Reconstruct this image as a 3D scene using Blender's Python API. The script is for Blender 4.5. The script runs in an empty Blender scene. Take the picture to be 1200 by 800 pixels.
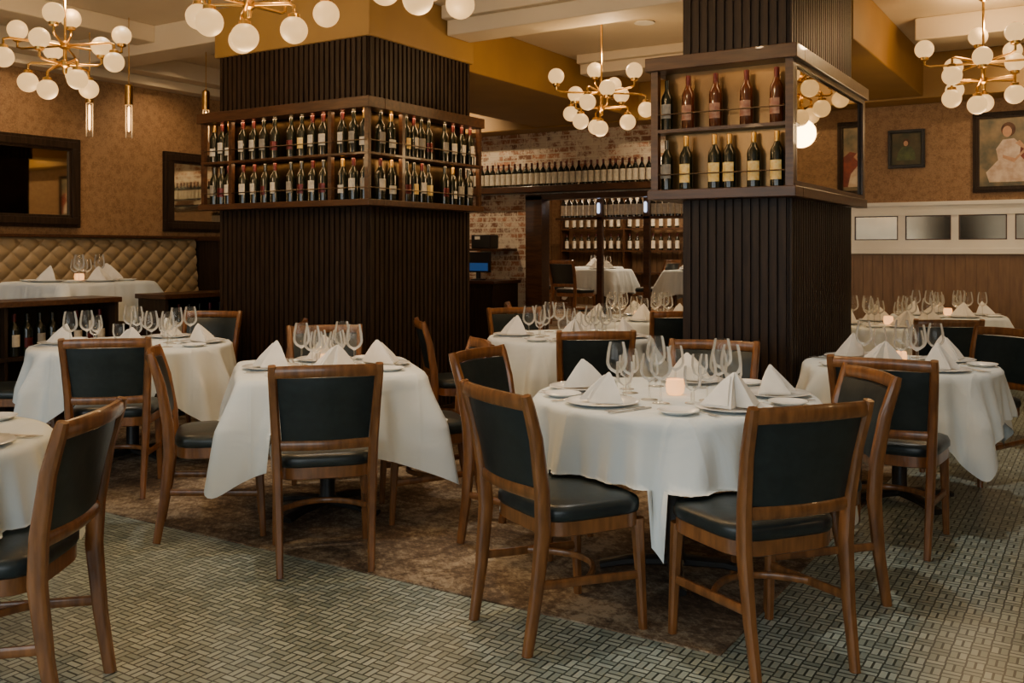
import bpy, bmesh, math, random
from mathutils import Vector, Matrix
from math import sin, cos, pi, radians, atan2, sqrt
random.seed(7)
A=radians(32); CA=cos(A); SA=sin(A)
def W(l,d): return (l*CA-d*SA, l*SA+d*CA)
def face(fl,fd):
    x,y=fl*CA-fd*SA, fl*SA+fd*CA
    return atan2(-x,y)
COL=bpy.context.scene.collection
KIDS={}
# ---------------------------------------------------------------- materials
def newmat(name):
    m=bpy.data.materials.new(name); m.use_nodes=True
    nt=m.node_tree; b=nt.nodes['Principled BSDF']
    return m,nt,b
def mat(name,c1,c2=None,scale=8,rough=.5,metal=0,bump=0,stretch=(1,1,1),detail=4,coat=0,spec=.5,bscale=None,sheen=0,bdist=.01):
    m,nt,b=newmat(name)
    if c2 is None: c2=tuple(x*.85 for x in c1)
    tc=nt.nodes.new('ShaderNodeTexCoord'); mp=nt.nodes.new('ShaderNodeMapping')
    mp.inputs['Scale'].default_value=stretch
    nt.links.new(tc.outputs['Object'],mp.inputs['Vector'])
    n=nt.nodes.new('ShaderNodeTexNoise'); n.inputs['Scale'].default_value=scale; n.inputs['Detail'].default_value=detail
    nt.links.new(mp.outputs[0],n.inputs['Vector'])
    r=nt.nodes.new('ShaderNodeValToRGB')
    r.color_ramp.elements[0].position=.35; r.color_ramp.elements[1].position=.65
    r.color_ramp.elements[0].color=(*c1,1); r.color_ramp.elements[1].color=(*c2,1)
    nt.links.new(n.outputs['Fac'],r.inputs['Fac']); nt.links.new(r.outputs[0],b.inputs['Base Color'])
    b.inputs['Roughness'].default_value=rough; b.inputs['Metallic'].default_value=metal
    b.inputs['Coat Weight'].default_value=coat; b.inputs['Specular IOR Level'].default_value=spec
    if sheen: b.inputs['Sheen Weight'].default_value=sheen
    if bump:
        bp=nt.nodes.new('ShaderNodeBump'); bp.inputs['Strength'].default_value=bump; bp.inputs['Distance'].default_value=bdist
        src=n
        if bscale:
            src=nt.nodes.new('ShaderNodeTexNoise'); src.inputs['Scale'].default_value=bscale; src.inputs['Distortion'].default_value=.8
            nt.links.new(mp.outputs[0],src.inputs['Vector'])
        nt.links.new(src.outputs['Fac'],bp.inputs['Height']); nt.links.new(bp.outputs[0],b.inputs['Normal'])
    return m
def emis(name,c,strength,base=(.9,.9,.9)):
    m,nt,b=newmat(name)
    b.inputs['Base Color'].default_value=(*base,1)
    n=nt.nodes.new('ShaderNodeTexNoise'); n.inputs['Scale'].default_value=3
    mx=nt.nodes.new('ShaderNodeMix'); mx.data_type='RGBA'
    mx.inputs[6].default_value=(*c,1); mx.inputs[7].default_value=(*[x*.92 for x in c],1)
    nt.links.new(n.outputs['Fac'],mx.inputs[0]); nt.links.new(mx.outputs[2],b.inputs['Emission Color'])
    b.inputs['Emission Strength'].default_value=strength
    return m
def glassmat(name,tint=(.97,.97,.95)):
    m=bpy.data.materials.new(name); m.use_nodes=True; nt=m.node_tree; nt.nodes.clear()
    N=nt.nodes.new; L=nt.links.new
    o=N('ShaderNodeOutputMaterial'); t=N('ShaderNodeBsdfTransparent'); g=N('ShaderNodeBsdfGlossy'); d=N('ShaderNodeBsdfDiffuse')
    t.inputs[0].default_value=(*tint,1); g.inputs['Roughness'].default_value=.10; d.inputs[0].default_value=(.9,.9,.88,1)
    fr=N('ShaderNodeFresnel'); fr.inputs[0].default_value=1.38
    a2=N('ShaderNodeMath'); a2.operation='ADD'; a2.inputs[1].default_value=.02; a2.use_clamp=True
    L(fr.outputs[0],a2.inputs[0])
    sc=N('ShaderNodeMixShader'); sc.inputs[0].default_value=.40; L(g.outputs[0],sc.inputs[1]); L(d.outputs[0],sc.inputs[2])  # white diffuse mixed in with the gloss paints bright rims on the glass
    mx=N('ShaderNodeMixShader'); L(a2.outputs[0],mx.inputs[0]); L(t.outputs[0],mx.inputs[1]); L(sc.outputs[0],mx.inputs[2]); L(mx.outputs[0],o.inputs[0])
    return m
def M(nt,op,a,b=None,clamp=False):
    n=nt.nodes.new('ShaderNodeMath'); n.operation=op; n.use_clamp=clamp
    for i,v in enumerate((a,b)):
        if v is None: continue
        if isinstance(v,(int,float)): n.inputs[i].default_value=v
        else: nt.links.new(v,n.inputs[i])
    return n.outputs[0]
def lerp(nt,a,b,f):
    return M(nt,'ADD',M(nt,'MULTIPLY',a,M(nt,'SUBTRACT',1,f)),M(nt,'MULTIPLY',b,f))
def clothmat():
    m,nt,b=newmat('white_linen')
    tc=nt.nodes.new('ShaderNodeTexCoord'); sp=nt.nodes.new('ShaderNodeSeparateXYZ'); nt.links.new(tc.outputs['Object'],sp.inputs[0])
    n=nt.nodes.new('ShaderNodeTexNoise'); n.inputs['Scale'].default_value=3.2; n.inputs['Detail'].default_value=3; n.inputs['Distortion'].default_value=1.0
    nt.links.new(tc.outputs['Object'],n.inputs['Vector'])
    def cr(s,off):
        v=M(nt,'ABSOLUTE',M(nt,'SUBTRACT',M(nt,'FRACT',M(nt,'ADD',M(nt,'DIVIDE',s,.40),off)),.5))
        return M(nt,'SUBTRACT',1,M(nt,'MINIMUM',M(nt,'MULTIPLY',v,28),1))
    h=M(nt,'ADD',M(nt,'MULTIPLY',n.outputs['Fac'],1.2),M(nt,'MULTIPLY',M(nt,'MAXIMUM',cr(sp.outputs[0],.5),cr(sp.outputs[1],.5)),.16))
    bp=nt.nodes.new('ShaderNodeBump'); bp.inputs['Strength'].default_value=.6; bp.inputs['Distance'].default_value=.022
    nt.links.new(h,bp.inputs['Height']); nt.links.new(bp.outputs[0],b.inputs['Normal'])
    r=nt.nodes.new('ShaderNodeValToRGB'); r.color_ramp.elements[0].color=(.70,.76,.77,1); r.color_ramp.elements[1].color=(.76,.82,.83,1)
    nt.links.new(n.outputs['Fac'],r.inputs[0]); nt.links.new(r.outputs[0],b.inputs['Base Color'])
    b.inputs['Roughness'].default_value=.8; b.inputs['Sheen Weight'].default_value=.1
    return m
M_cloth=clothmat()
M_wood=mat('chair_wood',(.26,.105,.032),(.135,.052,.016),6,.30,stretch=(6,6,1),coat=.3,detail=7)
M_vinyl=mat('dark_vinyl',(.011,.018,.020),(.016,.025,.027),30,.34,bump=.08)
M_dark=mat('dark_walnut',(.018,.010,.0055),(.036,.021,.012),5,.5,stretch=(10,10,.8),spec=.22)
M_dark2=mat('walnut_trim',(.080,.033,.012),(.042,.017,.007),5,.38,stretch=(1,8,8),coat=.1,spec=.35)
M_napkin=mat('napkin_linen',(.80,.78,.73),(.73,.71,.66),14,.85,bump=.15)
M_plate=mat('white_porcelain',(.84,.85,.83),(.80,.81,.79),2,.10)
M_steel=mat('cutlery_steel',(.62,.62,.62),(.45,.45,.45),10,.33,.9)
M_brass=mat('brushed_brass',(.62,.37,.10),(.50,.28,.07),20,.3,1)
M_iron=mat('black_iron',(.012,.012,.012),(.02,.02,.02),20,.45)
M_glass=glassmat('clear_glass')
M_globe=emis('opal_globe',(1,.57,.20),1.35,(.12,.09,.05))
M_candle=emis('frosted_votive',(1,.42,.13),2.0,(.5,.4,.3))
M_bulb=emis('warm_bulb',(1,.50,.16),9)
M_down=emis('downlight_lens',(1,.85,.65),3)
M_bottle=mat('dark_bottle_glass',(.006,.008,.004),(.010,.012,.006),5,.15,coat=.2)
M_amber=mat('red_wine_glass',(.10,.024,.007),(.055,.014,.005),5,.07,coat=.6)
M_label=mat('paper_label',(.66,.60,.48),(.50,.45,.36),25,.7)
M_label3=mat('grey_paper_label',(.30,.28,.23),(.22,.2,.17),25,.7)
M_label4=mat('russet_label',(.45,.26,.16),(.30,.12,.07),30,.6)
M_label2=mat('ochre_label',(.80,.50,.10),(.85,.68,.30),40,.6)
M_foil=mat('red_foil',(.10,.012,.010),(.05,.01,.01),10,.35,.5)
M_foil2=mat('gold_foil',(.50,.31,.07),(.36,.2,.05),10,.3,.8)
M_cream=mat('cream_paint',(.66,.55,.38),(.62,.51,.35),2,.7)
M_ochre=mat('ochre_paint',(.34,.192,.046),(.30,.168,.04),3,.55)
M_white=mat('white_trim',(.80,.77,.69),(.74,.71,.63),3,.5)
M_wains=mat('wainscot_wood',(.19,.105,.045),(.14,.075,.032),5,.5,stretch=(8,8,1))
M_tuft=mat('tan_leather',(.30,.215,.115),(.25,.18,.095),5,.5)
M_mirror=mat('mirror_glass',(.66,.62,.50),(.64,.60,.48),2,.03,1)
M_mirror2=mat('antique_mirror',(.055,.036,.015),(.036,.023,.01),4,.28,1)
M_mirror3=mat('smoked_mirror',(.52,.46,.33),(.46,.40,.28),4,.02,1)
M_mirror4=mat('dark_aged_mirror',(.20,.155,.10),(.15,.115,.075),3,.16,1)
M_blk=mat('black_plastic',(.01,.01,.01),(.015,.015,.015),10,.4)
M_blue=emis('blue_screen',(.02,.12,.4),.3,(.02,.05,.1))
M_bluelamp=emis('cool_sconce_lens',(.6,.72,1),2,(.5,.6,.8))
M_fillglow=emis('added_window_glow',(.8,.9,1),.25)  # glow for the unseen panes added behind the camera
M_bsteel=mat('dark_metal_rail',(.10,.07,.04),(.08,.05,.03),10,.3,1)

def tilemat():
    m,nt,b=newmat('basketweave_mosaic')
    tc=nt.nodes.new('ShaderNodeTexCoord'); sp=nt.nodes.new('ShaderNodeSeparateXYZ'); nt.links.new(tc.outputs['Object'],sp.inputs[0])
    P=.058
    x=M(nt,'DIVIDE',sp.outputs[0],P); y=M(nt,'DIVIDE',sp.outputs[1],P)
    fx=M(nt,'FRACT',x); fy=M(nt,'FRACT',y)
    ix=M(nt,'FLOOR',x); iy=M(nt,'FLOOR',y)
    par=M(nt,'FLOORED_MODULO',M(nt,'ADD',ix,iy),2)
    a=lerp(nt,fx,fy,par); t=lerp(nt,fy,fx,par)
    b2=M(nt,'MULTIPLY',t,2); bb=M(nt,'FRACT',b2); bi=M(nt,'FLOOR',b2)
    ma=M(nt,'LESS_THAN',M(nt,'ABSOLUTE',M(nt,'SUBTRACT',a,.5)),.465)
    mb_=M(nt,'LESS_THAN',M(nt,'ABSOLUTE',M(nt,'SUBTRACT',bb,.5)),.36)
    mask=M(nt,'MULTIPLY',ma,mb_)
    cb=nt.nodes.new('ShaderNodeCombineXYZ'); nt.links.new(ix,cb.inputs[0]); nt.links.new(iy,cb.inputs[1]); nt.links.new(bi,cb.inputs[2])
    wn=nt.nodes.new('ShaderNodeTexWhiteNoise'); nt.links.new(cb.outputs[0],wn.inputs[0])
    r=nt.nodes.new('ShaderNodeValToRGB'); r.color_ramp.elements[0].color=(.235,.285,.25,1); r.color_ramp.elements[1].color=(.43,.50,.445,1)
    nt.links.new(wn.outputs[0],r.inputs[0])
    mx=nt.nodes.new('ShaderNodeMix'); mx.data_type='RGBA'; mx.inputs[6].default_value=(.050,.064,.055,1)
    nt.links.new(mask,mx.inputs[0]); nt.links.new(r.outputs[0],mx.inputs[7]); nt.links.new(mx.outputs[2],b.inputs['Base Color'])
    b.inputs['Roughness'].default_value=.30
    bp=nt.nodes.new('ShaderNodeBump'); bp.inputs['Strength'].default_value=.35; bp.inputs['Distance'].default_value=.003
    nt.links.new(mask,bp.inputs['Height']); nt.links.new(bp.outputs[0],b.inputs['Normal'])
    return m
M_tile=tilemat()
def carpetmat():
    m,nt,b=newmat('mottled_carpet')
    tc=nt.nodes.new('ShaderNodeTexCoord')
    n1=nt.nodes.new('ShaderNodeTexNoise'); n1.inputs['Scale'].default_value=2.6; n1.inputs['Detail'].default_value=10; n1.inputs['Roughness'].default_value=.78; n1.inputs['Distortion'].default_value=.4
    n2=nt.nodes.new('ShaderNodeTexNoise'); n2.inputs['Scale'].default_value=80; n2.inputs['Detail'].default_value=3
    v=nt.nodes.new('ShaderNodeTexVoronoi'); v.inputs['Scale'].default_value=9; v.feature='DISTANCE_TO_EDGE'
    mg=nt.nodes.new('ShaderNodeTexMagic'); mg.inputs['Scale'].default_value=10; mg.turbulence_depth=4; mg.inputs['Distortion'].default_value=2
    for n in (n1,n2,v,mg): nt.links.new(tc.outputs['Object'],n.inputs['Vector'])
    f=M(nt,'ADD',M(nt,'MULTIPLY',n1.outputs['Fac'],.78),M(nt,'MULTIPLY',n2.outputs['Fac'],.16))
    f=M(nt,'ADD',f,M(nt,'MULTIPLY',mg.outputs['Fac'],.09))
    f=M(nt,'ADD',f,M(nt,'MULTIPLY',M(nt,'MINIMUM',v.outputs['Distance'],.12),.35))
    r=nt.nodes.new('ShaderNodeValToRGB'); e=r.color_ramp.elements
    e[0].position=.44; e[0].color=(.055,.034,.020,1); e[1].position=.64; e[1].color=(.36,.29,.20,1)
    x=e.new(.535); x.color=(.145,.097,.058,1)
    nt.links.new(f,r.inputs[0]); nt.links.new(r.outputs[0],b.inputs['Base Color']); b.inputs['Roughness'].default_value=.95
    bp=nt.nodes.new('ShaderNodeBump'); bp.inputs['Strength'].default_value=.5; bp.inputs['Distance'].default_value=.005
    nt.links.new(n2.outputs['Fac'],bp.inputs['Height']); nt.links.new(bp.outputs[0],b.inputs['Normal'])
    return m
M_carpet=carpetmat()
def wallpaper():
    m,nt,b=newmat('damask_wallpaper')
    tc=nt.nodes.new('ShaderNodeTexCoord')
    v=nt.nodes.new('ShaderNodeTexVoronoi'); v.inputs['Scale'].default_value=18; v.feature='SMOOTH_F1'
    n=nt.nodes.new('ShaderNodeTexNoise'); n.inputs['Scale'].default_value=44; n.inputs['Detail'].default_value=3; n.inputs['Distortion'].default_value=1.8
    nt.links.new(tc.outputs['Object'],n.inputs['Vector']); nt.links.new(tc.outputs['Object'],v.inputs['Vector'])
    f=M(nt,'ADD',M(nt,'MULTIPLY',n.outputs['Fac'],.8),M(nt,'MULTIPLY',v.outputs['Distance'],.3))
    r=nt.nodes.new('ShaderNodeValToRGB'); e=r.color_ramp.elements
    e[0].position=.40; e[0].color=(.205,.108,.045,1); e[1].position=.60; e[1].color=(.325,.19,.088,1)
    nt.links.new(f,r.inputs[0]); nt.links.new(r.outputs[0],b.inputs['Base Color']); b.inputs['Roughness'].default_value=.6
    return m
M_paper=wallpaper()
def brickmat():
    m,nt,b=newmat('whitewashed_brick')
    tc=nt.nodes.new('ShaderNodeTexCoord'); sp=nt.nodes.new('ShaderNodeSeparateXYZ'); nt.links.new(tc.outputs['Object'],sp.inputs[0])
    cb=nt.nodes.new('ShaderNodeCombineXYZ'); nt.links.new(sp.outputs[0],cb.inputs[0]); nt.links.new(sp.outputs[2],cb.inputs[1])
    bt=nt.nodes.new('ShaderNodeTexBrick'); bt.inputs['Scale'].default_value=1; bt.inputs['Brick Width'].default_value=.22; bt.inputs['Row Height'].default_value=.073; bt.inputs['Mortar Size'].default_value=.009
    bt.inputs['Color1'].default_value=(.46,.20,.10,1); bt.inputs['Color2'].default_value=(.20,.09,.05,1); bt.inputs['Mortar'].default_value=(.60,.50,.37,1)
    nt.links.new(cb.outputs[0],bt.inputs['Vector'])
    n=nt.nodes.new('ShaderNodeTexNoise'); n.inputs['Scale'].default_value=4.5; n.inputs['Detail'].default_value=10; n.inputs['Roughness'].default_value=.85
    nt.links.new(tc.outputs['Object'],n.inputs['Vector'])
    r=nt.nodes.new('ShaderNodeValToRGB'); r.color_ramp.elements[0].position=.455; r.color_ramp.elements[1].position=.53
    nt.links.new(n.outputs['Fac'],r.inputs[0])
    mx=nt.nodes.new('ShaderNodeMix'); mx.data_type='RGBA'; mx.inputs[7].default_value=(.78,.69,.55,1)
    nt.links.new(M(nt,'MULTIPLY',r.outputs[0],.84),mx.inputs[0]); nt.links.new(bt.outputs['Color'],mx.inputs[6]); nt.links.new(mx.outputs[2],b.inputs['Base Color'])
    b.inputs['Roughness'].default_value=.85
    bp=nt.nodes.new('ShaderNodeBump'); bp.invert=True; bp.inputs['Strength'].default_value=1; bp.inputs['Distance'].default_value=.02
    nt.links.new(bt.outputs['Fac'],bp.inputs['Height']); nt.links.new(bp.outputs[0],b.inputs['Normal'])
    return m
M_brick=brickmat()
# ---------------------------------------------------------------- mesh builder
SEC=[(1,.55),(.55,1),(-.55,1),(-1,.55),(-1,-.55),(-.55,-1),(.55,-1),(1,-.55)]
class MB:
    def __init__(s): s.v=[]; s.f=[]; s.m=[]; s.mi=0
    def face(s,f): s.f.append(f); s.m.append(s.mi)
    def box(s,x0,x1,y0,y1,z0,z1):
        b=len(s.v)
        for z in (z0,z1):
            for x,y in ((x0,y0),(x1,y0),(x1,y1),(x0,y1)): s.v.append((x,y,z))
        for f in ((0,3,2,1),(4,5,6,7),(0,1,5,4),(1,2,6,5),(2,3,7,6),(3,0,4,7)): s.face(tuple(b+i for i in f))
        return s
    def rings(s,rings,capa=True,capb=True):
        b=len(s.v); n=len(rings[0])
        for r in rings: s.v.extend([tuple(p) for p in r])
        for k in range(len(rings)-1):
            for i in range(n):
                j=(i+1)%n
                s.face((b+k*n+i,b+k*n+j,b+(k+1)*n+j,b+(k+1)*n+i))
        if capa: s.face(tuple(b+i for i in reversed(range(n))))
        if capb: s.face(tuple(b+(len(rings)-1)*n+i for i in range(n)))
        return s
    def lathe(s,prof,n=20,o=(0,0,0),a0=0,a1=None):
        if a1 is None:
            R=[[(o[0]+r*cos(2*pi*i/n),o[1]+r*sin(2*pi*i/n),o[2]+z) for i in range(n)] for r,z in prof]
            return s.rings(R,prof[0][0]>1e-4,prof[-1][0]>1e-4)
        b=len(s.v)
        for r,z in prof:
            for i in range(n+1):
                a=a0+(a1-a0)*i/n; s.v.append((o[0]+r*cos(a),o[1]+r*sin(a),o[2]+z))
        for k in range(len(prof)-1):
            for i in range(n): s.face((b+k*(n+1)+i,b+k*(n+1)+i+1,b+(k+1)*(n+1)+i+1,b+(k+1)*(n+1)+i))
        return s
    def sweep(s,pts,dims,side,sec=SEC):
        pts=[Vector(p) for p in pts]; side=Vector(side); R=[]
        for i,p in enumerate(pts):
            t=(pts[min(i+1,len(pts)-1)]-pts[max(i-1,0)]).normalized()
            sv=(side-t*side.dot(t)).normalized(); nv=t.cross(sv)
            w,h=dims[i] if isinstance(dims,list) else dims
            R.append([p+sv*a*w+nv*b*h for a,b in sec])
        return s.rings(R)
    def sphere(s,c,r,n=20,k=12):
        R=[]
        for j in range(k+1):
            a=-pi/2+pi*j/k; rr=max(r*cos(a),1e-4)
            R.append([(c[0]+rr*cos(2*pi*i/n),c[1]+rr*sin(2*pi*i/n),c[2]+r*sin(a)) for i in range(n)])
        return s.rings(R)
CIRC=[(cos(2*pi*i/10),sin(2*pi*i/10)) for i in range(10)]
def mk(name,mb,mats,parent=None,smooth=True,bevel=0,label=None,cat=None,group=None,kind=None,loc=None,rz=0,ang=40):
    me=bpy.data.meshes.new(name); me.from_pydata(mb.v,[],mb.f)
    if not isinstance(mats,(list,tuple)): mats=[mats]
    for m in mats: me.materials.append(m)
    me.polygons.foreach_set('material_index',mb.m)
    bm=bmesh.new(); bm.from_mesh(me); bmesh.ops.recalc_face_normals(bm,faces=bm.faces); bm.to_mesh(me); bm.free()
    if smooth:
        me.shade_smooth(); me.set_sharp_from_angle(angle=radians(ang))
    me.update()
    o=bpy.data.objects.new(name,me); COL.objects.link(o)
    if bevel:
        b=o.modifiers.new('bevel','BEVEL'); b.width=bevel; b.segments=2; b.limit_method='ANGLE'
    fin(o,parent,label,cat,group,kind,loc,rz)
    return o
def fin(o,parent=None,label=None,cat=None,group=None,kind=None,loc=None,rz=0):
    if parent is not None:
        o.parent=parent; KIDS.setdefault(parent.name,[]).append(o)
    if label: o['label']=label
    if cat: o['category']=cat
    if group: o['group']=group
    if kind: o['kind']=kind
    if loc: o.location=loc
    if rz: o.rotation_euler=(0,0,rz)
def empty(name,label,cat,group=None,loc=(0,0,0),rz=0):
    o=bpy.data.objects.new(name,None); o.empty_display_size=.1; COL.objects.link(o)
    fin(o,None,label,cat,group,None,loc,rz); return o
def dup(root,loc,rz=0,label=None,group=None):
    def rec(o,par):
        n=o.copy(); COL.objects.link(n)
        if par is not None: n.parent=par; KIDS.setdefault(par.name,[]).append(n)
        for k in KIDS.get(o.name,[]): rec(k,n)
        return n
    n=rec(root,None); n.location=loc; n.rotation_euler=(0,0,rz)
    if label: n['label']=label
    if group: n['group']=group
    return n
class Tmpl:
    def __init__(s,build): s.root=build(); s.used=False
    def place(s,loc,rz=0,label=None,group=None):
        if not s.used:
            s.used=True; r=s.root; r.location=loc; r.rotation_euler=(0,0,rz)
            if label: r['label']=label
            if group: r['group']=group
            return r
        return dup(s.root,loc,rz,label,group)
def struct(name,mb,m,**k): return mk(name,mb,m,smooth=False,kind='structure',**k)
# ---------------------------------------------------------------- room shell
XL,XR,YF,YB,ZC=-8.6,4.6,-2.0,10.7,3.35
struct('floor',MB().box(XL-.1,XR+.1,YF-.1,YB+.1,-.1,0),M_tile)
struct('floor',MB().box(-6.7,-1.12,3.13,10.6,0,.006),M_carpet,label='mottled brown carpet inset in the tiled floor')
struct('floor',MB().box(XL,-6.85,-1,YB,0,.36),M_carpet)
struct('floor',MB().box(-9.2,-1.5,YB+.12,16.2,.25,.35),M_carpet)
struct('ceiling',MB().box(XL-.1,XR+.1,YF-.1,YB+.1,ZC,ZC+.1),M_cream)
struct('ceiling',MB().box(-9.2,-1.5,YB+.12,16.2,2.9,3.0),M_cream)
struct('wall_left',MB().box(XL-.1,XL,YF-.1,YB+.1,0,ZC),M_paper)
struct('wall_right',MB().box(XR,XR+.1,YF-.1,YB+.1,0,ZC),M_paper)
OX0,OX1=-6.42,-3.2
struct('wall_back',MB().box(XL,OX0,YB,YB+.12,0,ZC).box(OX0,OX1,YB,YB+.12,2.1,ZC).box(OX0,OX1,YB,YB+.12,0,.35).box(OX1,-2.9,YB,YB+.12,0,ZC),M_brick)
struct('wall_back',MB().box(-2.9,XR,YB,YB+.12,0,ZC),M_paper)
struct('wall_front',MB().box(XL,-6,YF-.1,YF,0,ZC).box(-6,2.6,YF-.1,YF,0,.6).box(-6,2.6,YF-.1,YF,2.8,ZC).box(-2,-1.4,YF-.1,YF,.6,2.8).box(2.6,XR,YF-.1,YF,0,ZC),M_paper)
struct('added_window_1',MB().box(-6,-2,YF-.06,YF-.04,.6,2.8),M_fillglow)  # unseen glowing panes, added to give soft front fill
struct('added_window_2',MB().box(-1.4,2.6,YF-.06,YF-.04,.6,2.8),M_fillglow)
struct('wall_rear',MB().box(-9.2,-1.5,16.2,16.3,.25,3),M_paper)
mb=MB(); x=-9.18
while x<-1.6: mb.box(x,x+.09,16.16,16.195,.35,1.45); x+=.1
struct('trim_31',mb.box(-9.2,-1.5,16.13,16.195,1.45,1.5),M_wains)
struct('wall_side',MB().box(-9.3,-9.2,YB+.12,16.3,.25,3),M_paper)
struct('wall_side',MB().box(-1.5,-1.4,YB+.12,16.3,.25,3),M_paper)
def beam(n,x0,x1,y0,y1,z0,m,z1=ZC): struct('trim_%d'%n,MB().box(x0,x1,y0,y1,z0,z1),m,bevel=.01)
beam(1,-6.10,-4.68,6.72,10.3,2.92,M_ochre)
beam(2,-2.12,-1.58,7.22,10.3,2.92,M_ochre)
beam(3,-4.56,-2.2,6.3,6.62,3.12,M_cream)
beam(4,-1.4,XR,6.3,6.62,3.12,M_cream)
beam(5,XL,XR,10.3,YB,2.9,M_ochre)
beam(6,XL,-8.2,YF,10.3,3.17,M_cream)
beam(7,XL,-8.4,YF,10.3,3.08,M_cream,3.17)
beam(8,-8.2,-6.25,5.45,5.8,3.12,M_cream)
beam(9,-8.2,-6.25,7.6,7.95,3.12,M_cream)
beam(10,-7.35,-7.1,YF,5.45,3.2,M_cream)
beam(11,-7.35,-7.1,5.8,7.6,3.2,M_cream)
beam(12,-4.56,-2.2,8.6,8.85,3.16,M_cream)
beam(13,-1.4,XR,8.7,8.95,3.16,M_cream)
beam(14,-6.22,-4.57,5.35,6.70,2.95,M_ochre)
beam(16,-4.56,-2.2,6.62,6.70,3.24,M_cream)
beam(17,-4.56,-2.2,8.52,8.60,3.26,M_cream)
beam(18,-4.56,-2.2,6.22,6.30,3.24,M_cream)
mb=MB().box(XR-.05,XR,YF,10.3,2.75,2.95).box(XR-.05,XR,YF,10.3,2.2,2.3)
y=YF
while y<10.2: mb.box(XR-.05,XR,y,y+.12,2.3,2.75); y+=.7
struct('trim_15',mb,M_white)
mb=MB().box(-2.85,XR,YB-.03,YB,0,1.36)
x=-2.83
while x<XR: mb.box(x,x+.094,YB-.036,YB-.03,.12,1.33); x+=.10
struct('trim_20',mb,M_wains,label='brown wood board wainscot')
struct('trim_21',MB().box(-2.87,XR,YB-.07,YB,1.34,1.40),M_white,bevel=.006)
mb=MB().box(-2.87,XR,YB-.06,YB,1.74,1.84).box(-2.87,XR,YB-.05,YB,1.40,1.485).box(-2.87,XR,YB-.09,YB,1.84,1.88)
px=[-2.90+.51*i for i in range(15)]
for x in px: mb.box(max(x,-2.87),x+.07,YB-.045,YB-.001,1.485,1.74)
struct('trim_22',mb,M_white,label='white moulded band framing small mirrors')
for i,x in enumerate(px[:-1]):
    p=mk('mirror_pane',MB().box(x+.082,x+.498,YB-.030,YB-.02,1.496,1.729),M_mirror4,smooth=False,label='small aged mirror set in white moulding',cat='mirror',group='mirrors in the white moulding band')
    mk('inner_frame',MB().box(x+.07,x+.082,YB-.04,YB-.012,1.485,1.74).box(x+.498,x+.51,YB-.04,YB-.012,1.485,1.74).box(x+.082,x+.498,YB-.04,YB-.012,1.485,1.496).box(x+.082,x+.498,YB-.04,YB-.012,1.729,1.74),M_dark2,p,smooth=False)
struct('baseboard_back',MB().box(-2.85,XR,YB-.06,YB-.045,0,.12),M_dark2)
struct('door_1',MB().box(OX0-.02,OX0+.22,YB-.06,YB+.14,.35,2.08).box(OX1-.14,OX1+.02,YB-.06,YB+.14,.35,2.08).box(OX0-.02,OX1+.02,YB-.06,YB+.14,2.03,2.10),M_dark2,label='dark wood frame of the wide opening')
struct('trim_30',MB().box(-7.4,OX1+.1,YB-.2,YB,2.12,2.2),M_dark2,bevel=.006,label='wooden ledge along the brick wall')
# ---------------------------------------------------------------- pillars
def slats(mb,x0,x1,y0,y1,z0,z1,pitch=.052,w=.032,d=.016):
    mb.box(x0,x1,y0,y1,z0,z1)
    n=int((x1-x0)/pitch); p=(x1-x0)/n
    for i in range(n):
        a=x0+p*(i+.5)-w/2; mb.box(a,a+w,y0-d,y0,z0,z1); mb.box(a,a+w,y1,y1+d,z0,z1)
    n=int((y1-y0)/pitch); p=(y1-y0)/n
    for i in range(n):
        a=y0+p*(i+.5)-w/2; mb.box(x1,x1+d,a,a+w,z0,z1); mb.box(x0-d,x0,a,a+w,z0,z1)
    return mb
def pillar(x0,x1,y0,y1,zb,zt,ztop,lab):
    e=empty('pillar',lab,'pillar',loc=((x0+x1)/2,(y0+y1)/2,0))
    cx,cy=(x0+x1)/2,(y0+y1)/2; x0-=cx;x1-=cx;y0-=cy;y1-=cy
    mk('lower_casing',slats(MB(),x0,x1,y0,y1,0,zb),M_dark,e,smooth=False)
    mk('plinth',MB().box(x0-.03,x1+.03,y0-.03,y1+.03,0,.12),M_dark,e,smooth=False,bevel=.005)
    mk('core',MB().box(x0+.02,x1-.02,y0+.02,y1-.02,zb,zt),M_mirror2,e,smooth=False,label='mirrored core behind the bottles')
    mk('upper_casing',slats(MB(),x0,x1,y0,y1,zt,ztop),M_dark,e,smooth=False)
pillar(-6.18,-4.60,5.38,6.67,1.70,2.47,2.95,'square pillar clad in dark fluted wood wrapped by wine shelves')
pillar(-2.19,-1.56,5.49,7.0,1.68,2.52,ZC,'narrow pillar clad in dark fluted wood with bottle shelf and mirror')
def led(x,y,z,sx,sy,e,c=(1,.58,.25),rz=0):
    l=bpy.data.lights.new('shelf_strip','AREA'); l.shape='RECTANGLE'; l.size=sx; l.size_y=sy; l.energy=e; l.color=c
    o=bpy.data.objects.new('shelf_strip',l); o.location=(x,y,z); COL.objects.link(o)
X0,X1,Y0,Y1=-6.22,-4.46,5.21,6.66
def ring(mb,z0,z1,X0,X1,Y0,Y1,a0,a1,b0,b1):
    mb.box(X0,X1,Y0,b0,z0,z1).box(a1,X1,b0,Y1,z0,z1)
    return mb
e=empty('wine_shelf','dark wood two-tier wine display shelf wrapped around the pillar','shelf',loc=(-5.3,5.3,0))
def off(mb,dx,dy):
    mb.v=[(a-dx,b-dy,c) for a,b,c in mb.v]; return mb
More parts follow.
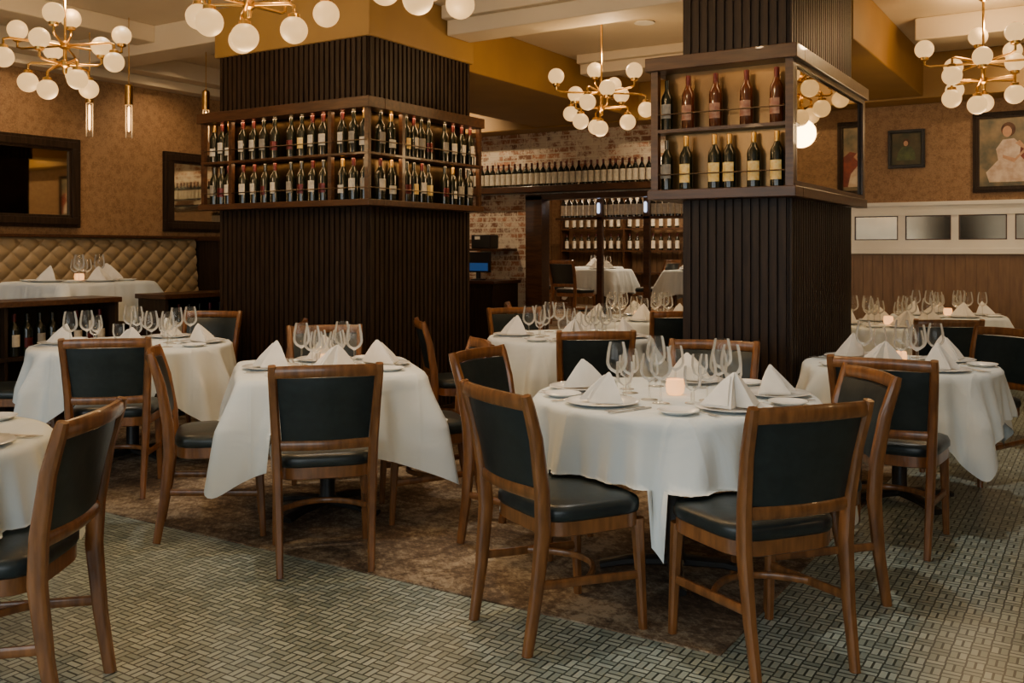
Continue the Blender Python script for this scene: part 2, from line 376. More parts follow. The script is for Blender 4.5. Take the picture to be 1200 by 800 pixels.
for nm,z0,z1,g in (('bottom_board',1.70,1.745,.02),('shelf_board',2.065,2.085,0),('top_board',2.395,2.475,.03)):
    mb=ring(MB(),z0,z1,X0-g*.5,X1+g,Y0-g,Y1,-6.18,-4.578,5.362,6.66)
    mk(nm,off(mb,-5.3,5.3),M_dark2,e,smooth=False,bevel=.004)
for (x,y) in ((X0+.02,Y0+.02),(-5.88,Y0+.02),(-4.83,Y0+.02),(X1-.02,Y0+.02),(X1-.02,5.62),(X1-.02,Y1-.02),(X0+.02,5.34)):
    mk('post',off(MB().box(x-.017,x+.017,y-.017,y+.017,1.745,2.395),-5.3,5.3),M_dark2,e,smooth=False)
for z in (1.83,2.17):
    mk('guard_rail',off(MB().sweep([(X0,Y0+.005,z),(X1,Y0+.005,z)],(.004,.004),(0,0,1),CIRC).sweep([(X1-.005,Y0,z),(X1-.005,Y1,z)],(.004,.004),(0,0,1),CIRC),-5.3,5.3),M_bsteel,e)
X2,X3,Y2,Y3=-2.34,-1.49,5.33,7.16
e=empty('wine_shelf','dark wood bottle shelf with framed mirror on its side','shelf',loc=(-1.9,5.4,0))
for nm,z0,z1,g in (('bottom_board',1.68,1.74,.02),('top_board',2.45,2.53,.03)):
    mk(nm,off(MB().box(X2-g,X3+g,Y2-g,5.47,z0,z1).box(-1.54,X3+g,5.47,Y3,z0,z1).box(X2-g,-2.21,5.47,Y3,z0,z1),-1.9,5.4),M_dark2,e,smooth=False,bevel=.004)
mk('shelf_board',off(MB().box(X2,X3,Y2,5.47,2.08,2.10),-1.9,5.4),M_dark2,e,smooth=False)
for (x,y) in ((X2+.02,Y2+.02),(X3-.02,Y2+.02),(X3-.02,Y3-.02),(X2+.02,Y3-.02)):
    mk('post',off(MB().box(x-.022,x+.022,y-.022,y+.022,1.74,2.45),-1.9,5.4),M_dark2,e,smooth=False)
mk('side_frame',off(MB().box(X3-.012,X3+.004,Y2+.04,Y3-.04,1.74,1.77).box(X3-.012,X3+.004,Y2+.04,Y3-.04,2.42,2.45).box(X3-.012,X3+.004,Y2+.04,Y2+.07,1.77,2.42).box(X3-.012,X3+.004,Y3-.07,Y3-.04,1.77,2.42),-1.9,5.4),M_dark2,e,smooth=False)
mk('side_mirror',off(MB().box(X3-.03,X3-.015,Y2+.04,Y3-.04,1.74,2.45),-1.9,5.4),M_mirror3,e,smooth=False,label='smoked mirror panel in wood frame')
mk('back_mirror',off(MB().box(X2+.04,X3-.04,5.455,5.468,1.74,2.08).box(X2+.04,X3-.04,5.455,5.468,2.10,2.45),-1.9,5.4),mat('amber_back_panel',(.15,.088,.026),(.10,.057,.02),3,.3,.6),e,smooth=False)
for z in (1.83,2.19):
    mk('guard_rail',off(MB().sweep([(X2,Y2+.004,z),(X3,Y2+.004,z)],(.004,.004),(0,0,1),CIRC),-1.9,5.4),M_bsteel,e)
led(-5.3,5.27,2.39,1.6,.04,4); led(-5.3,5.27,2.06,1.6,.04,3.5)
led(-4.5,6.0,2.39,.04,1.2,3); led(-4.5,6.0,2.06,.04,1.2,2.7)
led(-1.9,5.36,2.44,.7,.03,.7); led(-1.9,5.36,2.07,.7,.03,.6)
# ---------------------------------------------------------------- bottles
BP=[(.034,0),(.0375,.004),(.0375,.185),(.034,.205),(.022,.226),(.0145,.243),(.0135,.285)]
def b_bottle(glass,label,foil,cap,lz=(.07,.155),s=1.0):
    def f():
        o=mk('wine_bottle',MB().lathe([(r*s,z*s) for r,z in BP],16),glass,label=cap,cat='bottle')
        mk('label',MB().lathe([(.0382*s,lz[0]),(.0382*s,lz[1])],12,a0=radians(-145),a1=radians(-35)),label,o)
        mk('capsule',MB().lathe([(.0146*s,.245*s),(.0148*s,.30*s),(.012*s,.303*s)],12),foil,o)
        return o
    return f
B1=Tmpl(b_bottle(M_bottle,M_label,M_foil,'dark glass wine bottle with pale paper label and red capsule'))
B2=Tmpl(b_bottle(M_bottle,M_label3,M_bottle,'dark glass wine bottle with grey label and black capsule'))
B6=Tmpl(b_bottle(M_bottle,M_label,M_foil2,'dark wine bottle with small label and gold capsule',(.05,.11)))
B7=Tmpl(b_bottle(M_bottle,M_foil,M_bottle,'dark wine bottle with deep red label',(.06,.13)))
B8=Tmpl(b_bottle(M_bottle,M_label2,M_bottle,'dark wine bottle with ochre label and black capsule',(.06,.14)))
B3=Tmpl(b_bottle(M_amber,M_label4,M_foil,'large red tinted wine bottle with russet label',(.05,.14),1.05))
B4=Tmpl(b_bottle(M_bottle,M_label2,M_foil2,'large dark bottle with ochre label and gold capsule',(.04,.15),1.05))
def b_far():
    mb=MB(); mb.lathe(BP,12); mb.mi=1; mb.lathe([(.0385,.03),(.0385,.17)],12); mb.mi=2; mb.lathe([(.0150,.24),(.0150,.30),(.012,.303)],8)
    return mk('wine_bottle',mb,[M_bottle,M_label,M_foil],label='dark wine bottle with white label',cat='bottle')
B5=Tmpl(b_far)
def rowx(x0,x1,y,z,n,ts,grp,rz=0,j=.004):
    for i in range(n):
        t=random.choice(ts); x=x0+(x1-x0)*i/(n-1) if n>1 else x0
        t.place((x+random.uniform(-j,j),y+random.uniform(-.006,.006),z),rz+random.uniform(-.35,.35),group=grp)
def rowy(x,y0,y1,z,n,ts,grp,rz=pi/2,j=.004):
    for i in range(n):
        t=random.choice(ts); t.place((x+random.uniform(-.006,.006),y0+(y1-y0)*i/(n-1)+random.uniform(-j,j),z),rz+random.uniform(-.35,.35),group=grp)
g='wine bottles on the pillar shelf'; TT=[B1,B1,B2,B6,B7,B8]
for z in (1.746,2.086):
    rowx(-6.14,-5.97,5.285,z,3,TT,g,j=.002)
    rowx(-5.80,-5.45,5.285,z,4,TT,g,j=.01); rowx(-5.29,-4.95,5.285,z,4,TT,g,j=.01)
    rowx(-4.76,-4.55,5.285,z,3,TT,g)
    rowy(-4.52,5.42,5.54,z,2,TT,g)
    rowy(-4.52,5.72,6.0,z,4,TT,g,j=.004); rowy(-4.52,6.20,6.56,z,4,TT,g,j=.01)
g='wine bottles beside the mirror panel'
B2.place((-2.265,5.395,2.101),0,group=g)
for x in (-2.13,-1.96,-1.775,-1.60): B3.place((x,5.395,2.101),random.uniform(-.3,.3),group=g)
B2.place((-2.265,5.395,1.741),0,group=g)
for x in (-2.14,-1.965,-1.88,-1.735,-1.60): B4.place((x,5.395+random.uniform(-.01,.01),1.741),random.uniform(-.2,.2),group=g)
rowx(-7.27,-3.4,YB-.1,2.201,46,[B5],'wine bottles on the brick wall ledge')
# ---------------------------------------------------------------- left raised area
def tufted(L0,L1,z0,z1,x,dx,pu=.15,pv=.17,amp=.030,ny=600,nz=80,lean=.06):
    mb=MB()
    for j in range(nz+1):
        for i in range(ny+1):
            y=L0+(L1-L0)*i/ny; z=z0+(z1-z0)*j/nz
            u=y/pu/2; v=z/pv/2
            a=abs(sin(pi*(u+v))); b=abs(sin(pi*(u-v)))
            hgt=amp*(max(a*b,0))**.4
            mb.v.append((x+dx*(.14+hgt*min(1,(nz-j)/3)+lean*(1-j/nz)),y,z))
    for j in range(nz):
        for i in range(ny):
            k=j*(ny+1)+i; mb.face((k,k+1,k+ny+2,k+ny+1))
    return mb
L0,L1=2.2,7.0
e=empty('banquette','long button-tufted tan leather banquette along the papered wall','banquette',loc=(XL,4.6,.36))
def sh(mb,o): mb.v=[(a-o[0],b-o[1],c-o[2]) for a,b,c in mb.v]; return mb
O=(XL,4.6,.36)
mk('tufted_back',sh(tufted(L0,L1,.80,1.50,XL,1,.095,.085),O),M_tuft,e,ang=80)
mk('back_frame',sh(MB().box(XL+.01,XL+.13,L0,L1,.36,1.49),O),M_dark2,e,smooth=False)
mk('cap_rail',sh(MB().box(XL+.01,XL+.2,L0,L1,1.50,1.53),O),M_dark2,e,smooth=False,bevel=.005)
mk('seat',sh(MB().box(XL+.2,XL+.55,L0,L1,.66,.82),O),M_tuft,e,bevel=.04)
mk('base',sh(MB().box(XL+.13,XL+.51,L0,L1,.365,.66),O),M_dark,e,smooth=False)
e=empty('booth_divider','dark wood panel closing the end of the banquette','divider',loc=(-8.1,7.06,.36))
mk('panel',MB().box(-.48,.75,-.03,.03,0,1.12),M_dark,e,smooth=False)
mk('cap',MB().box(-.49,.78,-.05,.05,1.12,1.17),M_dark2,e,smooth=False,bevel=.006)
def rack(y0,y1,n):
    cy=(y0+y1)/2; h=(y1-y0)/2
    e=empty('wine_rack','low dark wood wine rack forming a half wall','rack',loc=(-6.66,cy,0),)
    mk('top_board',MB().box(-.19,.19,-h-.02,h+.02,.98,1.02),M_dark2,e,smooth=False,bevel=.005)
    mk('back_panel',MB().box(-.17,-.14,-h,h,.0,.98),M_dark,e,smooth=False)
    for yy in (-h,h-.03): mk('side_panel',MB().box(-.14,.17,yy,yy+.03,.0,.98),M_dark,e,smooth=False)
    for z in (.10,.60): mk('shelf_board',MB().box(-.14,.16,-h+.03,h-.03,z,z+.025),M_dark,e,smooth=False)
    mk('divider',MB().box(-.14,.15,-.012,.012,.125,.98),M_dark,e,smooth=False)
    for k in range(n):
        y=y0+.10+(y1-y0-.2)*k/(n-1)
        if abs(y-cy)<.055: continue
        random.choice([B1,B2,B7]).place((-6.58,y,.626),pi/2+random.uniform(-.3,.3),group='wine bottles in the low rack')
rack(2.9,4.65,17); rack(5.08,6.9,16)
def framed(name,w,h,inner,label,cat,loc,rz,fm,fw=.09,parts=None,im='mirror_glass_pane'):
    e=empty(name,label,cat,loc=loc,rz=rz)
    mb=MB()
    for k,(a,d) in enumerate(((0,.05),(.03,.065))):
        i=min(a,fw*.35); o=fw-a*.8 if fw>.05 else fw-a*.2
        mb.box(-w/2+i,w/2-i,-d,-.003,h/2-o,h/2-i).box(-w/2+i,w/2-i,-d,-.003,-h/2+i,-h/2+o)
        mb.box(-w/2+i,-w/2+o,-d,-.003,-h/2+o,h/2-o).box(w/2-o,w/2-i,-d,-.003,-h/2+o,h/2-o)
    mk('frame',mb,fm,e,smooth=False,bevel=.004)
    mk(im,MB().box(-w/2+fw*.7,w/2-fw*.7,-.028,-.01,-h/2+fw*.7,h/2-fw*.7),inner,e,smooth=False)
    if parts: parts(e)
    return e
framed('wall_mirror',1.45,.86,M_mirror,'wide mirror in a heavy dark carved frame','mirror',(XL,4.98,2.03),pi/2,M_dark,.12)
framed('wall_mirror',1.45,.86,M_mirror,'wide mirror in a heavy dark carved frame','mirror',(XL,7.42,2.01),pi/2,M_dark,.12)
M_can=mat('painted_canvas_olive',(.05,.05,.02),(.11,.085,.04),9,.6)
M_can2=mat('painted_canvas_teal',(.10,.10,.07),(.30,.22,.12),7,.6)
M_skin=mat('painted_skin',(.60,.34,.2),(.48,.26,.15),20,.6)
M_dress=mat('painted_dress',(.52,.36,.26),(.72,.60,.48),14,.6)
M_dress2=mat('painted_green_dress',(.12,.15,.05),(.05,.07,.03),14,.6)
M_hair=mat('painted_hair',(.06,.022,.01),(.12,.05,.02),20,.6)
M_red=mat('painted_red_chair',(.25,.05,.03),(.14,.03,.02),14,.6)
def poly(e,nm,pts,m,y):
    mb=MB(); n=len(pts); mb.v=[(a,y,b) for a,b in pts]+[(a,y+.002,b) for a,b in pts]
    mb.face(tuple(range(n))); mb.face(tuple(range(2*n-1,n-1,-1)))
    for i in range(n): mb.face((i,(i+1)%n,n+(i+1)%n,n+i))
    mk(nm,mb,m,e,smooth=False)
def ell(cx,cz,rx,rz_,n=18): return [(cx+rx*cos(2*pi*i/n),cz+rz_*sin(2*pi*i/n)) for i in range(n)]
def figA(e):
    poly(e,'painted_chair',[(.05,-.30),(.27,-.30),(.27,.02),(.20,.08),(.10,.05)],M_red,-.0295)
    poly(e,'painted_gown',[(-.18,-.30),(.22,-.30),(.19,-.16),(.09,-.04),(.10,.07),(.04,.13),(-.06,.12),(-.12,.03),(-.10,-.08),(-.21,-.2)],M_dress,-.032)
    poly(e,'painted_arm',[(.05,.08),(.13,.02),(.05,-.07),(-.06,-.03),(-.06,-.06),(.04,-.11),(.16,.02),(.09,.11)],M_skin,-.035)
    poly(e,'painted_hair',ell(-.01,.22,.065,.072),M_hair,-.034); poly(e,'painted_face',ell(-.02,.20,.042,.055),M_skin,-.037)
def figB(e):
    poly(e,'painted_gown',[(-.10,-.12),(.09,-.12),(.08,-.03),(.045,.02),(-.04,.02),(-.08,-.03)],M_dress2,-.031)
    poly(e,'painted_hair',ell(.0,.068,.034,.038),M_hair,-.033); poly(e,'painted_face',ell(-.005,.056,.022,.028),M_skin,-.036)
framed('framed_painting',.66,.80,M_can2,'framed portrait of a seated woman in a pale gown','painting',(-.84,YB,2.36),0,M_dark,.06,figA,'canvas')
framed('framed_painting',.36,.40,M_can,'small framed portrait of a woman in dark green','painting',(-1.80,YB,2.44),0,M_iron,.035,figB,'canvas')
# ---------------------------------------------------------------- chair
def b_chair():
    e=empty('dining_chair','brown wooden dining chair with dark green vinyl seat and padded back','chair')
    for sx in (-1,1):
        mb=MB().sweep([(.190*sx,-.262,0),(.194*sx,-.228,.2),(.200*sx,-.205,.42),(.205*sx,-.212,.56),(.215*sx,-.242,.74),(.222*sx,-.278,.86),(.223*sx,-.288,.892)],
            [(.014,.018),(.018,.021),(.021,.026),(.020,.025),(.019,.022),(.018,.019),(.016,.015)],(1,0,0))
        mk('leg',mb,M_wood,e,label='rear leg rising into the back post')
        mb=MB().sweep([(.208*sx,.222,0),(.205*sx,.212,.2),(.200*sx,.200,.41)],[(.014,.014),(.017,.017),(.022,.022)],(1,0,0))
        mk('leg',mb,M_wood,e)
        mb=MB().sweep([(.195*sx,-.222,.235),(.203*sx,.21,.205)],(.009,.015),(1,0,0))
        mk('stretcher',mb,M_wood,e)
    def cur(z,y,w,dip,n=9,lift=0): return [(-w+2*w*i/(n-1), y-dip*(1-(2*i/(n-1)-1)**2), z+lift*(1-(2*i/(n-1)-1)**2)) for i in range(n)]
    mk('top_rail',MB().sweep(cur(.864,-.281,.218,.028,lift=.004),(.025,.014),(0,0,1)),M_wood,e)
    mk('back_rail',MB().sweep(cur(.545,-.214,.198,.024),(.021,.012),(0,0,1)),M_wood,e)
    mk('stretcher',MB().sweep([(-.196+.392*i/10,-.02+.13*(1-(i/5-1)**2),.222) for i in range(11)],(.012,.010),(0,0,1)),M_wood,e,label='bowed cross stretcher')
    mb=MB(); nx,nz=10,7
    R=[]
    for k in range(nz+1):
        t=k/nz; z=.567+(.838-.567)*t; y=-.216-.058*t**1.3; w=.183+.020*t
        th=.018 if 0<k<nz else .011
        ring=[]
        for i in range(nx+1):
            s=-1+2*i/nx; q=th*(1 if abs(s)<.95 else .6); ring.append((s*w,y-.027*(1-s*s)+q+.004,z))
        for i in range(nx,-1,-1):
            s=-1+2*i/nx; q=th*(1 if abs(s)<.95 else .6); ring.append((s*w,y-.027*(1-s*s)-q*.7+.002,z))
        R.append(ring)
    mb.rings(R); mk('backrest',mb,M_vinyl,e,ang=50)
    def outline(sc,z,n=36):
        r=[]
        for i in range(n):
            a=2*pi*i/n; c_,s_=cos(a),sin(a); k=(abs(c_)**5+abs(s_)**5)**(-1/5)
            yy=.022+k*s_*.208*sc; hw=.226+.018*(yy/.2)
            r.append((k*c_*hw*sc,yy,z))
        return r
    mk('seat',MB().rings([outline(.97,.438),outline(1,.447),outline(1.0,.472),outline(.97,.487),outline(.88,.496),outline(.5,.501),outline(.1,.502)]),M_vinyl,e,ang=60)
    mk('seat_frame',MB().rings([outline(.93,.385),outline(.97,.39),outline(.97,.438)]),M_wood,e)
    return e
CH=Tmpl(b_chair)
CHAIRS=[]
def chair(l,d,fl,fd,g='chairs around the dining tables',z=0):
    x,y=W(l,d)
    z0=z if z else (.0065 if (-6.7<x<-1.12 and y>3.13) else .0)
    CH.place((x,y,z0),face(fl,fd),group=g); CHAIRS.append((x,y,z0,face(fl,fd)))
# ---------------------------------------------------------------- tables
CLOTHS=[]
def superr(th,r,n): return r*(abs(cos(th))**n+abs(sin(th))**n)**(-1/n)
def table(x,y,r,square,phi,half,z0=0,seed=1,fold=.040,nfold=15,zt=.75,sharp=24,flare=1.0):
    rnd=random.Random(seed)
    e=empty('dining_table','pedestal dining table under a white cloth','table','dining tables',loc=(x,y,z0),rz=phi)
    if square: mb=MB().rings([[ (superr(2*pi*i/64,r*.985,9)*cos(2*pi*i/64),superr(2*pi*i/64,r*.985,9)*sin(2*pi*i/64),z) for i in range(64)] for z in (zt-.035,zt-.003)])
    else: mb=MB().lathe([(r*.97,zt-.035),(r*.985,zt-.02),(r*.985,zt-.004)],48)
    mk('tabletop',mb,M_dark2,e)
    mk('pedestal',MB().lathe([(.06,.05),(.04,.08),(.038,.6),(.10,zt-.06),(.10,zt-.035)],16),M_iron,e)
    mb=MB()
    for k in range(4):
        a=k*pi/2+pi/4; mb.sweep([(.0,0,.05),(.2*cos(a),.2*sin(a),.04),(.32*cos(a),.32*sin(a),.018)],[(.035,.02),(.03,.018),(.035,.015)],(-sin(a),cos(a),0))
    mk('foot',mb,M_iron,e)
    N=288; K=20; mb=MB(); p1,p2,p3,p4=[rnd.uniform(0,6) for _ in range(4)]
    zc=zt+.004
    mb.v.append((0,0,zc)); rings=[]
    def addring(f):
        b=len(mb.v); 
        for i in range(N): mb.v.append(f(2*pi*i/N))
        rings.append(b)
    rt=(lambda t: superr(t,r,9)) if square else (lambda t:r)
    for fr in (.3,.6,.85,.96): addring(lambda t,fr=fr:(rt(t)*fr*cos(t),rt(t)*fr*sin(t),zc))
    addring(lambda t:((rt(t)+.003)*cos(t),(rt(t)+.003)*sin(t),zc-.003))
    for k in range(1,K+1):
        def f(t,k=k):
            R=superr(t,half,sharp); L=max(R-rt(t),.1); h=L*k/K
            cn=abs(sin(2*t))**3; cs=abs(sin(2*t))**14
            g=min(1,h/.24)
            s1=sin(nfold*t+p1+1.6*sin(3*t+p2)+.9*sin(5*t+p4)); s1=s1 if s1<0 else s1**1.8
            amp=.6+.4*sin(4*t+p3)
            fo=fold*g*(s1*amp+.3*sin(nfold*2.3*t+p3))*(1-.3*cn)
            fo+=cn*.03*g*sin(20*t+p2)+cs*.05*g
            rad=rt(t)+.014+h*(.06+.15*cn)*flare+fo+.014*g
            zz=zc-.004-h*(.985-.05*cn)+.008*g*sin(7*t+p4)
            return (rad*cos(t),rad*sin(t),max(zz,.03))
        addring(f)
    for i in range(N): mb.face((0,rings[0]+i,rings[0]+(i+1)%N))
    for a,b in zip(rings[:-1],rings[1:]):
        for i in range(N): mb.face((a+i,a+(i+1)%N,b+(i+1)%N,b+i))
    o=mk('tablecloth',mb,M_cloth,ang=180,label='white linen tablecloth draped with hanging corners over a dining table',cat='tablecloth',group='white tablecloths',loc=(x,y,z0),rz=phi)
    CLOTHS.append((o,x,y,z0,phi))
    return z0+zt+.0045
def b_plate(nm,r,lab):
    return lambda: mk(nm,MB().lathe([(0.0001,.004),(r*.58,.004),(r*.70,.008),(r*.98,.017),(r,.0155),(r*.72,.003),(r*.5,0),(0.0001,0)],32),M_plate,label=lab,cat='plate')
PL=Tmpl(b_plate('dinner_plate',.15,'white round porcelain dinner plate on the tablecloth'))
BPn=Tmpl(b_plate('bread_plate',.08,'small white porcelain bread plate'))
def b_napkin():
    base=[(-.130,.035),(-.10,-.01),(-.05,-.085),(-.012,-.045),(0,-.02),(.012,-.045),(.05,-.085),(.10,-.01),(.130,.035),(.06,.055),(0,.06),(-.06,.055)]
    mid=[]; q=[]; top=[]
    for i,(x,y) in enumerate(base):
        k=.62 if i not in (3,4,5) else .40
        mid.append((x*k+.006,(y)*k+.012,.058)); q.append((x*k*.55+.010,y*k*.5+.020,.096)); top.append((x*.05+.016,y*.05+.024,.126 if i not in (3,4,5) else .108))
    R=[[(x*.985,y*.985,.0) for x,y in base],[(x,y,.006) for x,y in base],mid,q,top]
    mb=MB().rings(R)
    mb.rings([[(-.125,.02,.010),(-.06,-.075,.010),(-.02,-.055,.010),(-.05,.02,.012)],[(-.085,.022,.052),(-.045,-.045,.050),(-.018,-.034,.050),(-.03,.02,.055)],[(-.015,.022,.112),(-.010,.010,.112),(-.004,.010,.112),(-.004,.022,.114)]])
    return mk('folded_napkin',mb,M_napkin,label='cream linen napkin folded into a standing peak on a plate',cat='napkin',ang=25)
NP=Tmpl(b_napkin)
def open_lathe(pr,n):
    mb=MB(); R=[[(r*cos(2*pi*i/n),r*sin(2*pi*i/n),z) for i in range(n)] for r,z in pr]; return mb.rings(R,True,False)
def b_wine(nm,h,r,lab):
    def f():
        s=h
        pr=[(.036,0),(.034,.002),(.006,.006),(.0035,.02),(.0035,.40*s),(.012,.43*s),(r*.55,.46*s),(r*.80,.51*s),(r*.97,.58*s),(r,.64*s),(r*.94,.78*s),(r*.83,.9*s),(r*.72,s)]
        return mk(nm,open_lathe(pr,28),M_glass,label=lab,cat='glass')
    return f
WG=Tmpl(b_wine('wine_glass',.228,.045,'large empty stemmed wine glass'))
WG2=Tmpl(b_wine('wine_glass',.19,.039,'smaller empty stemmed wine glass'))
def b_goblet():
    return mk('water_glass',open_lathe([(.032,0),(.032,.003),(.008,.008),(.007,.05),(.028,.065),(.037,.10),(.035,.15)],24),M_glass,label='short stemmed water goblet',cat='glass')
GB=Tmpl(b_goblet)
def b_votive():
    return mk('votive_candle',MB().lathe([(.026,0),(.037,.01),(.041,.04),(.036,.066),(.033,.066),(.037,.04),(.030,.012),(.0005,.012)],20),M_candle,label='glowing frosted votive candle holder',cat='candle')
VT=Tmpl(b_votive)
def b_fork():
    mb=MB().sweep([(0,-.10,.004),(0,-.04,.005),(0,.03,.006),(0,.05,.005)],[(.007,.0015),(.0045,.0015),(.003,.0015),(.008,.0015)],(1,0,0))
    mb.sweep([(0,.048,.005),(0,.062,.004)],(.010,.0012),(1,0,0))
    for x in (-.0085,-.003,.003,.0085): mb.sweep([(x,.06,.004),(x,.10,.006)],(.0018,.001),(1,0,0))
    return mk('fork',mb,M_steel,label='polished steel dinner fork',cat='cutlery')
def b_knife():
    mb=MB().sweep([(0,-.11,.004),(0,-.02,.004)],[(.007,.003),(.005,.0025)],(1,0,0)).sweep([(0,-.02,.004),(.001,.06,.004),(.0,.11,.004)],[(.006,.001),(.009,.001),(.003,.001)],(1,0,0))
    return mk('knife',mb,M_steel,label='polished steel table knife',cat='cutlery')
FK=Tmpl(b_fork); KN=Tmpl(b_knife)
def setting(x,y,z,rt,angs,cut=True,g3=True,votive=True,extra=True,far=False):
    for a in angs:
        u=(cos(a),sin(a)); t=(-sin(a),cos(a))
        def at(r,s): return (x+u[0]*r+t[0]*s, y+u[1]*r+t[1]*s, z)
        def atz(r,s,dz): p=at(r,s); return (p[0],p[1],z+dz)
        PL.place(at(rt-.17,0),0,group='dinner plates')
        n_=NP.place(atz(rt-.17,0,.0150),a+pi/2+random.uniform(-.8,.8),group='folded napkins')
        s_=random.uniform(.9,1.02); n_.scale=(s_,s_,random.uniform(.9,1.1))
        if extra: BPn.place(at(rt-.17,-.25),0,group='bread plates')
        if cut:
            FK.place(at(rt-.14,-.160),a+pi/2+pi,group='cutlery'); FK.place(at(rt-.14,.164),a+pi/2+pi,group='cutlery')
            KN.place(at(rt-.14,.190),a+pi/2+pi,group='cutlery')
        if rt>.35:
            WG.place(at(rt-.37,.13),0,group='wine glasses')
            WG2.place(at(rt-.40,.035),0,group='wine glasses')
        else: WG2.place(at(.02,.1),0,group='wine glasses')
        if g3 and rt>.54: GB.place(at(rt-.355,-.065),0,group='water glasses')
        if far: WG.place(at(rt-.30,.23),0,group='wine glasses')
    if votive: VT.place((x,y,z),0,group='votive candles')
def wa(fl,fd): return atan2(fl*SA+fd*CA, fl*CA-fd*SA)
def tset(l,d,r,sq,phi_cam,half,dirs,z0=0,seed=1,**k):
    x,y=W(l,d); rest=.0065 if (-6.7<x<-1.12 and y>3.13 and z0==0) else z0
    z=table(x,y,r,sq,phi_cam+A,half,rest,seed,**k)
    setting(x,y,z,r,[wa(*q) for q in dirs],cut=d<7,far=d>6)
# T1 round
tset(.70,4.10,.59,False,radians(-53),.86,[(-.80,-.60),(.38,-.92),(1,-.05),(.35,.93),(-.9,.4)],seed=3,sharp=14,flare=.6)
chair(.18,3.54,.86,.51); chair(.85,3.30,-.36,.93); chair(1.18,3.88,-.98,-.08); chair(.98,4.84,-.35,-.94); chair(.08,4.52,.86,-.5)
# T2 square
tset(-.98,5.08,.46,True,radians(16),.84,[(.277,-.96),(-.96,-.277),(.96,.277),(-.277,.96)],seed=8)
chair(-.85,4.30,-.24,.97); chair(-1.47,4.74,.95,.28); chair(-.44,5.04,-.95,-.25); chair(-1.13,5.86,.25,-.96)
# T3, T3b
tset(.42,6.9,.58,False,radians(20),.82,[(0,-1),(-1,.1),(.9,-.3),(.3,1)],seed=5)
chair(.48,5.98,-.08,1); chair(-.36,6.68,.96,.2); chair(1.18,6.6,-.9,.35); chair(.1,7.75,.3,-1)
tset(1.15,8.7,.55,False,radians(20),.8,[(0,-1),(-1,.1),(1,-.1),(.1,1)],seed=6)
chair(1.3,7.85,-.1,1); chair(.25,8.75,1,0)
# T4
tset(2.14,5.28,.50,False,radians(58),.74,[(-.6,-.8),(.9,.3),(.25,-.97),(-.5,.85)],seed=11)
chair(1.82,4.57,.52,.85); chair(2.84,5.85,-.9,-.42)
# T5 T6 and further
tset(3.15,8.0,.52,False,radians(30),.74,[(0,-1),(-1,.1),(1,-.1),(.1,1)],seed=12)
tset(4.2,6.75,.55,False,radians(10),.8,[(0,-1),(-1,.1),(1,-.1),(.1,1)],seed=13)
chair(3.1,7.0,.1,1)
tset(4.15,9.1,.5,False,radians(10),.66,[(0,-1),(-1,.1),(1,-.1),(.1,1)],seed=14)
tset(5.2,8.2,.5,False,radians(10),.66,[(0,-1),(-1,.1),(1,-.1),(.1,1)],seed=17)
# T7
tset(-2.52,6.35,.62,False,radians(15),.86,[(.3,-.95),(-1,-.1),(1,.1),(.2,1)],seed=15)
chair(-2.28,5.50,-.2,.98); chair(-1.72,6.5,-1,-.1); chair(-2.4,7.3,-.1,-1); chair(-3.28,6.22,1,.1)
# T0
tset(-2.12,3.12,.55,False,radians(5),.78,[(1,-.2),(-.1,1)],seed=16)
chair(-1.57,2.93,-.99,-.03)
def wtab(x,y,r,half,z0,seed,angs,**k):
    z=table(x,y,r,True,0,half,z0,seed,fold=.016); setting(x,y,z,r,angs,cut=False,g3=False,**k)
wtab(-7.47,4.97,.46,.78,.36,21,[0,pi/2,-pi/2])
wtab(-6.25,12.5,.33,.66,.35,22,[-pi/2,pi/2],extra=False,votive=False); wtab(-5.55,14.2,.33,.66,.35,23,[-pi/2,pi/2],extra=False,votive=False)
wtab(-4.9,12.6,.33,.66,.35,25,[-pi/2,pi/2],extra=False,votive=False); wtab(-7.3,14.4,.33,.66,.35,26,[-pi/2,pi/2],extra=False,votive=False)
for x,y,r in ((-6.35,11.78,-.2),(-5.52,12.7,1.5),(-4.95,13.45,3.0),(-7.08,12.7,-1.2),(-5.6,15.05,3.0)):
    CH.place((x,y,.35),r,group='chairs in the rear dining room')
e=empty('bottle_rack','high wooden rack carried on posts holding a row of bottles','rack',loc=(-5.2,11.55,.35))
mk('shelf_board',MB().box(-1.25,1.6,-.1,.1,1.44,1.47),M_dark2,e,smooth=False)
for x in (-.62,.06,.9): mk('post',MB().box(x,x+.08,-.10,-.04,0,2.545),M_dark2,e,smooth=False)
for x in (-.58,.10):
    l_=mk('sconce',MB().lathe([(.012,1.52),(.02,1.54),(.02,1.64),(.012,1.66)],12,(x,-.125,0)),M_bluelamp,e)
rowx(-6.4,-3.65,11.59,1.821,32,[B5],'bottles on the high rack')
e=empty('wine_rack','tall lit wooden rack holding rows of bottles on the far wall','rack',loc=(-6.2,15.95,.35))
for z in (.6,1.0,1.4,1.8): mk('shelf_board',MB().box(-2.6,2.6,-.15,.15,z,z+.03),M_dark2,e,smooth=False)
for x in (-2.6,-1.3,0,1.3,2.57): mk('upright',MB().box(x,x+.03,-.151,.151,0,2.2),M_dark2,e,smooth=False)
for z in (1.3815,1.7815,2.1815):
    for a in (-8.70,-7.40,-6.10,-4.80): rowx(a,a+1.08,15.88,z,8,[B5],'bottles in the far wall rack')
